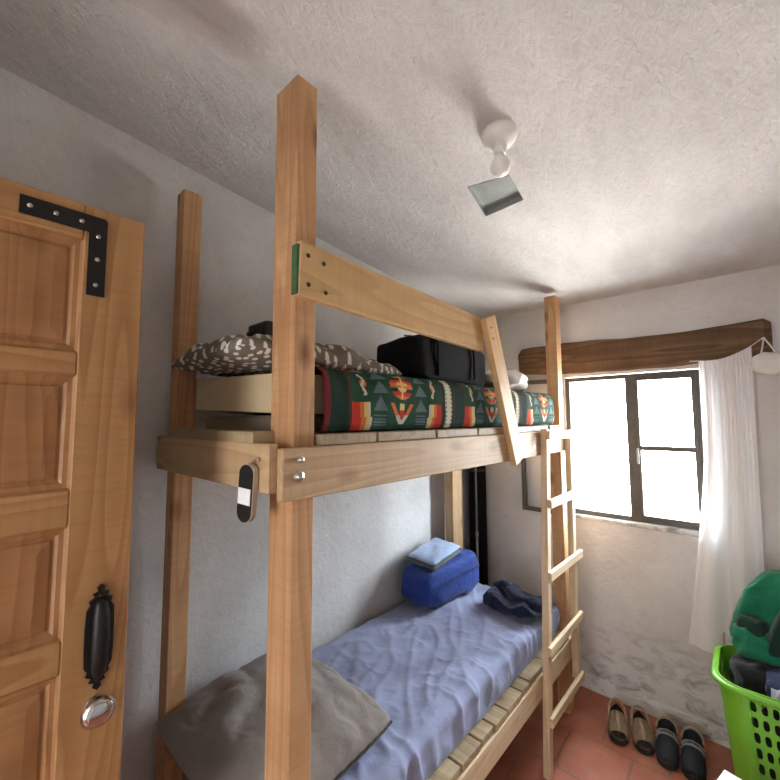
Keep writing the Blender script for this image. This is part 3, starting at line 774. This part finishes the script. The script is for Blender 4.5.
# ------------------------------------------------------------------ corner: rolled mat and pole
rm = thing('rolled_mat', 'black rolled mat standing upright in the far left corner behind the bunk', 'mat', (-1.515, 2.66, 0))
bm = bmesh.new(); lathe(bm, [(.03, 0), (.064, .002), (.064, 1.598), (.058, 1.60), (.02, 1.598)], (-1.515, 2.66, .001), n=24); part('roll', bm, M_blackcloth, rm, True)
for z in (.25, 1.30):
    bm = bmesh.new(); lathe(bm, [(.0645, -.012), (.0665, -.010), (.0665, .010), (.0645, .012)], (-1.515, 2.66, z), n=24); part('strap', bm, M_dark, rm, True)
pl = thing('walking_pole', 'thin grey pole leaning upright beside the black rolled mat', 'pole', (-1.478, 2.575, 0))
bm = bmesh.new(); tube(bm, [(-1.478, 2.575, .05), (-1.478, 2.575, .85)], .0085, 10); part('lower_tube', bm, M_greymetal, pl, True)
bm = bmesh.new(); tube(bm, [(-1.478, 2.575, .85), (-1.482, 2.583, 1.55)], .007, 10); part('upper_tube', bm, M_greymetal, pl, True)
bm = bmesh.new(); tube(bm, [(-1.478, 2.575, 0), (-1.478, 2.575, .05)], [.004, .010], 10); part('tip', bm, M_black, pl, True)
bm = bmesh.new(); lathe(bm, [(.009, -.02), (.012, -.015), (.012, .015), (.009, .02)], (-1.478, 2.575, .85), n=14); part('clamp', bm, M_greymetal, pl, True)

# ------------------------------------------------------------------ ceiling lamp and pocket
lx, ly = -.534, 1.126; lz = zc(ly); ln = Vector((0, -.0, -1))
lamp = thing('ceiling_lamp', 'white porcelain ceiling lamp holder with a bare round bulb', 'lamp', (lx, ly, lz))
bm = bmesh.new(); lathe(bm, [(.0, -.006), (.056, -.006), (.057, .006), (.054, .018), (.046, .030), (.034, .039), (.022, .044), (.020, .056), (.019, .072), (0, .072)], (lx, ly, lz), ln, 36); part('holder', bm, M_white, lamp, True)
bm = bmesh.new(); lathe(bm, [(.013, .070), (.015, .078), (.022, .086)]+[(.0315*math.sin(a), .1115-.0315*math.cos(a)) for a in [.9+2.2*k/11 for k in range(12)]]+[(0, .143)], (lx, ly, lz), ln, 28); part('bulb', bm, M_bulb, lamp, True)
bm = bmesh.new(); a = Vector((-.45, -.89, 0)).normalized(); tube(bm, [(lx+a.x*.046, ly+a.y*.046, lz-.024), (lx+a.x*.053, ly+a.y*.053, lz-.012)], .003, 8); part('screw_slot', bm, M_dark, lamp)
pk = thing('junction_box', 'square grey-green metal box set into the ceiling beside the bare bulb', 'junction box', (-.69, 1.40, 2.58))
bm = bmesh.new(); dep = .022
A = [bm.verts.new((x, y, zc(y)-.002)) for x, y in hole]; B = [bm.verts.new((x, y, zc(y)+dep)) for x, y in hole]
for k in range(4): bm.faces.new((A[k], A[(k+1) % 4], B[(k+1) % 4], B[k]))
bm.faces.new(B)
o = part('box', bm, M_greymetal, pk); m_ = o.modifiers.new('t', 'SOLIDIFY'); m_.thickness = .002; m_.offset = 1

# ------------------------------------------------------------------ curtain on a cord
ct = thing('curtain', 'white gathered cotton curtain hanging at the right of the window', 'curtain', (-.1, 2.67, .5))
bm = bmesh.new(); nu, nv = 150, 90; grid = []
for j in range(nv+1):
    v = j/nv; row = []
    for i in range(nu+1):
        u = i/nu
        ztop = 1.988+.055*u**1.8-.012*math.sin(math.pi*u); zbot = .487+.035*u
        z = ztop+(zbot-ztop)*v
        xl = -.160-.020*v-.10*max(0, v-.35)**1.2*1.8; xr = .052-.012*v
        amp = (.006+.022*v**.7)*(1-.2*u); ph = u*math.pi*5.2+.7*math.sin(v*2.2+u*4)
        x = xl+(xr-xl)*u+.008*math.sin(ph*1.0+1)*v
        y = 2.652-.012*v+amp*math.sin(ph)+.007*(1-v)**2.2*math.sin(u*math.pi*24+1.5*math.sin(u*9))+.008*noise.noise(Vector((u*6, v*3, 3)))
        if z < 1.0: pass
        y = min(y, 2.735)
        row.append(bm.verts.new((x, y, z)))
    grid.append(row)
for a, b in zip(grid, grid[1:]):
    for k in range(nu):
        if 65 <= k < 68 and grid.index(a) > nv*.93: continue
        bm.faces.new((a[k], a[k+1], b[k+1], b[k]))
o = part('cloth', bm, M_curtain, ct, True)
bm = bmesh.new(); tube(bm, [(-.20, 2.69, 1.992)]+[(-.16+.212*k/12, 2.672, 1.988+.055*(k/12)**1.8-.012*math.sin(math.pi*k/12)) for k in range(13)]+[(.10, 2.70, 2.085)], .0025, 6); part('cord', bm, M_cord, ct)
hb = thing('cloth_pouch', 'small white cloth pouch hung by its cord at the right end of the timber lintel', 'pouch', (.105, 2.69, 2.08))
part('pouch', blob((.115, 2.665, 1.945), (.075, .035, .052), .75, .010, 12, 0, 0, 0, 40, 24, 4), M_whitecloth, hb, True)
for dx in (-.022, .035):
    bm = bmesh.new(); tube(bm, [(.100, 2.702, 2.083), (.105+dx*.6, 2.69, 2.03), (.105+dx, 2.665, 1.99)], .004, 6); part('cord', bm, M_cord, hb)
bm = bmesh.new(); tube(bm, [(.100, 2.745, 2.080), (.100, 2.698, 2.086)], .002, 6); part('nail', bm, M_screw, hb)

# ------------------------------------------------------------------ shoes
def half_w(t, W):
    """half width of the foot at t (-1 heel .. 1 toe)"""
    return W*(.46+.055*t-.05*math.exp(-((t+.2)/.4)**2))*max(0, 1-abs(t)**3.2)**.5
def foot_outline(L, W, n=20):
    ts = [math.sin(-math.pi/2+math.pi*k/n) for k in range(n+1)]
    return [(half_w(t, W), t*L/2) for t in ts]+[(-half_w(t, W), t*L/2) for t in reversed(ts[1:-1])]
def shell(L, W, t0, t1, H0, H1, toe, n=16, m=14, th=.004):
    """vamp: an arched sheet over the foot between t0 and t1 (0 heel .. 1 toe)"""
    bm = bmesh.new(); rows = []
    for i in range(n+1):
        s_ = i/n; t = t0+(t1-t0)*s_; yy = (t-.5)*L
        wd = half_w((t-.5)*2, W)*1.04; h = H0+(H1-H0)*s_**1.3
        rows.append([bm.verts.new((wd*math.cos(math.pi*k/m), yy, .022+h*math.sin(math.pi*k/m)**.6)) for k in range(m+1)])
    for A, B in zip(rows, rows[1:]):
        for k in range(m): bm.faces.new((A[k], A[k+1], B[k+1], B[k]))
    bmesh.ops.solidify(bm, geom=bm.faces[:], thickness=th); return bm
def shoe(kind, label, heel, toe, group):
    heel, toe = Vector(heel+(0,)), Vector(toe+(0,)); d = toe-heel; L = d.length; W = .102
    rz = math.atan2(d.y, d.x)-math.pi/2; mid = (heel+toe)/2
    root = thing(kind, label, 'shoe', mid, group)
    T = Matrix.Translation(mid) @ Matrix.Rotation(rz, 4, 'Z')
    def add(nm, bm, mt, smooth=False):
        bm.transform(T); return part(nm, bm, mt, root, smooth)
    bm = bmesh.new(); prism(bm, foot_outline(L, W), 2, .001, .024); add('sole', bm, M_sole)
    bm = bmesh.new(); prism(bm, [(x*.93, y*.96) for x, y in foot_outline(L, W)], 2, .0235, .028); add('insole', bm, M_insole)
    if kind == 'sandal':
        add('vamp', shell(L, W, .42, .92, .066, .036, True), M_tan, True)
        bm = bmesh.new(); tube(bm, [(.0, L*.385, .052), (0, L*.30, .066), (0, L*.10, .082), (0, L*.0, .086)], [.008, .011, .012, .010], 8); add('center_seam', bm, M_tan, True)
        bm = bmesh.new(); lathe(bm, [(0, .004), (.017, .003), (.019, 0)], (0, L*.405, .040), Vector((0, .75, .65)), 16); add('toe_opening', bm, M_sole, True)
        for s_ in (-1, 1):
            bm = bmesh.new(); tube(bm, [(s_*.042, L*.02, .045), (s_*.040, -L*.14, .062), (s_*.036, -L*.30, .080), (s_*.018, -L*.44, .088), (0, -L*.47, .090)], .006, 8); add('heel_strap', bm, M_tan, True)
        bm = shell(L, W, .02, .20, .040, .030, False); add('heel_cup', bm, M_sole, True)
    else:
        add('vamp', shell(L, W, .44, .985, .070, .026, True), M_shoe, True)
        bm = bmesh.new(); rows = []
        for k in range(15):
            a = math.pi+math.pi*k/14; x = math.cos(a)*.043; y = -L*.16+math.sin(a)*L*.31
            rows.append([bm.verts.new((x, y, .022)), bm.verts.new((x*1.02, y*1.0, .075+.012*math.sin(math.pi*k/14)))])
        for A, B in zip(rows, rows[1:]): bm.faces.new((A[0], B[0], B[1], A[1]))
        bmesh.ops.solidify(bm, geom=bm.faces[:], thickness=.005); add('heel_counter', bm, M_shoe, True)
        for yy, h in ((.0, .080), (-.13, .074)):
            bm = bmesh.new(); tube(bm, [(-.044, L*yy, .055), (-.030, L*yy, h), (0, L*yy+.005, h+.012), (.030, L*yy, h), (.044, L*yy, .055)], .0065, 8); add('strap', bm, M_strapgrey, True)
        bm = bmesh.new(); rows = []
        tube(bm, [(math.cos(math.pi+math.pi*k/14)*.044, -L*.16+math.sin(math.pi+math.pi*k/14)*L*.315, .082+.012*math.sin(math.pi*k/14)) for k in range(15)], .0045, 8); add('collar', bm, M_tan, True)
shoe('sandal', 'leftmost tan sandal on the tiled floor below the window', (-.622, 2.605), (-.562, 2.375), 'tan sandals below the window')
shoe('sandal', 'right-hand tan sandal on the tiled floor, beside the dark shoes', (-.520, 2.625), (-.450, 2.395), 'tan sandals below the window')
shoe('shoe', 'left-hand dark grey shoe on the tiled floor, beside the tan sandals', (-.386, 2.620), (-.358, 2.370), 'dark shoes below the window')
shoe('shoe', 'rightmost dark grey shoe on the tiled floor, nearest the green basket', (-.278, 2.620), (-.258, 2.365), 'dark shoes below the window')

# ------------------------------------------------------------------ laundry basket
bk = thing('laundry_basket', 'tall lime green plastic laundry basket full of clothes under the curtain', 'basket', (.12, 2.38, 0))
BX, BY, HX, HY, BH = .140, 2.355, .280, .190, .59
def bpt(s_, z):
    """s_: 0..1 around a rounded rectangle, tapering towards the floor"""
    k = .80+.20*(z/BH)**.9; hx, hy = HX*k, HY*k; r = .09*k
    segs = [(2*(hx-r), 0), (math.pi*r/2, 1), (2*(hy-r), 0), (math.pi*r/2, 1)]*2
    tot = sum(a for a, _ in segs); d = (s_ % 1)*tot
    cx, cy, ang = -(hx-r), -hy, 0
    x, y = cx, cy
    for Ls, arc in segs:
        if d <= Ls:
            if arc:
                a = d/r; n_ = Vector((math.sin(ang), -math.cos(ang))); c_ = Vector((x, y))-n_*r
                b = ang+a; return Vector((BX, BY, z))+Vector((c_.x+math.sin(b)*r, c_.y-math.cos(b)*r, 0))
            return Vector((BX+x+math.cos(ang)*d, BY+y+math.sin(ang)*d, z))
        d -= Ls
        if arc:
            n_ = Vector((math.sin(ang), -math.cos(ang))); c_ = Vector((x, y))-n_*r; ang += math.pi/2
            x, y = c_.x+math.sin(ang)*r, c_.y-math.cos(ang)*r
        else: x += math.cos(ang)*Ls; y += math.sin(ang)*Ls
    return Vector((BX-(hx-r), BY-hy, z))
bm = bmesh.new(); NS = 52; zr = [0.012, .05]+[.05+.058*k for k in range(1, 10)]+[.60]
def hole_ok(i, j):
    f = ((i+.5)/NS) % .5
    return 1 <= j <= len(zr)-3 and (f < .205 or .292 < f < .420)
for i in range(NS):
    for j in range(len(zr)-1):
        s0, s1, z0, z1 = i/NS, (i+1)/NS, zr[j], zr[j+1]
        M4 = 5
        P = lambda a, b: bpt(s0+(s1-s0)*a, z0+(z1-z0)*b)
        if not hole_ok(i, j):
            q = [bm.verts.new(P(a, b)) for a, b in ((0, 0), (.5, 0), (1, 0), (1, 1), (.5, 1), (0, 1))]
            bm.faces.new((q[0], q[1], q[4], q[5])); bm.faces.new((q[1], q[2], q[3], q[4]))
        else:
            N = 16; outr, inr = [], []
            for k in range(N):
                a = 2*math.pi*k/N+math.pi/4; c_, sn = math.cos(a), math.sin(a); mxx = max(abs(c_), abs(sn))
                outr.append(bm.verts.new(P(.5+.5*c_/mxx, .5+.5*sn/mxx)))
                inr.append(bm.verts.new(P(.5+.29*sgn(c_, .7), .5+.35*sgn(sn, .7))))
            for k in range(N): bm.faces.new((outr[k], outr[(k+1) % N], inr[(k+1) % N], inr[k]))
bmesh.ops.remove_doubles(bm, verts=bm.verts, dist=.0004)
o = part('body', bm, M_lime, bk, False); m_ = o.modifiers.new('t', 'SOLIDIFY'); m_.thickness = .004; m_.offset = -1
bm = bmesh.new(); ring = []
for i in range(96):
    p = bpt(i/96, BH); c_ = Vector((BX, BY, BH)); dn = (p-c_).normalized()
    ring.append([bm.verts.new(p+dn*a+Vector((0, 0, b))) for a, b in ((-.004, -.004), (-.004, .004), (.008, .006), (.020, .002), (.022, -.012), (.016, -.014), (.014, -.004))])
for A, B in zip(ring, ring[1:]+ring[:1]):
    for k in range(7): bm.faces.new((A[k], A[(k+1) % 7], B[(k+1) % 7], B[k]))
part('rim', bm, M_lime, bk, True)
bm = bmesh.new(); bm.faces.new([bm.verts.new(bpt(i/48, .012)) for i in range(48)]); o = part('base', bm, M_lime, bk); m_ = o.modifiers.new('t', 'SOLIDIFY'); m_.thickness = .004
# clothes inside
def garment(label, c, half, mat, seed, rz=0, grp='clothes in the green basket'):
    solo('crumpled_garment', blob(c, half, .7, .035, 8, rz, 0, 0, 64, 36, seed), mat, label, 'clothes', (c[0], c[1], c[2]-half[2]), True, grp)
garment('charcoal crumpled garment at the left side of the green basket', (-.015, 2.385, .555), (.095, .09, .075), M_darkcloth, 51)
garment('navy crumpled garment in the middle of the green basket', (.11, 2.30, .575), (.085, .075, .07), M_navy, 52)
garment('pale grey crumpled garment at the front rim of the green basket', (.12, 2.225, .585), (.10, .05, .045), M_greycloth, 53)
solo('crumpled_garment', blob((.14, 2.355, .24), (.17, .11, .20), .5, .03, 7, 0, 0, 0, 64, 36, 54), M_darkcloth, 'dark clothes filling the green basket seen through its holes', 'clothes', (.14, 2.355, .06), True, 'clothes in the green basket')
# backpack
bp = thing('backpack', 'green and dark backpack standing on the clothes in the lime basket', 'backpack', (.10, 2.50, .63))
def bpf(q, co):
    co = co.copy(); co.x *= 1-.30*max(0, q.z); co.y *= 1-.2*max(0, q.z); co.x += .05*q.z; co.y -= .012*math.cos(q.x*7)*(1 if q.y < 0 else 0); return co
part('body', blob((.085, 2.50, .81), (.155, .095, .19), .55, .016, 8, R(-12), 0, R(4), 72, 48, 61, bpf), M_greencloth, bp, True)
part('side_panel', blob((.170, 2.412, .80), (.118, .10, .185), .5, .012, 8, R(-12), 0, R(4), 56, 40, 62, bpf), M_dgreen, bp, True)
part('pocket', blob((-.02, 2.415, .755), (.05, .035, .045), .5, .008, 14, R(-20), 0, 0, 40, 26, 63), M_dgreen, bp, True)
part('lower_pocket', blob((.0, 2.405, .690), (.085, .05, .06), .6, .022, 14, R(-14), 0, 0, 48, 28, 64), M_greencloth, bp, True)
bm = bmesh.new(); tube(bm, [(.06, 2.42, .66), (.075, 2.395, .76), (.08, 2.41, .87), (.085, 2.46, .97)], .006, 8); part('strap', bm, M_dgreen, bp, True)

# white box whose corner shows at the lower edge
wb = thing('white_box', 'white box whose corner shows in front of the lime basket', 'box', (-.03, 1.80, 0))
Tb = Matrix.Translation((-.03, 1.80, 0)) @ Matrix.Rotation(R(-14), 4, 'Z')
bm = bmesh.new(); box(bm, -.11, .11, -.09, .09, .001, .405, .003); bm.transform(Tb); part('body', bm, M_paper, wb)
bm = bmesh.new(); box(bm, -.114, .114, -.094, .094, .395, .42, .003); bm.transform(Tb); part('lid', bm, M_paper, wb)
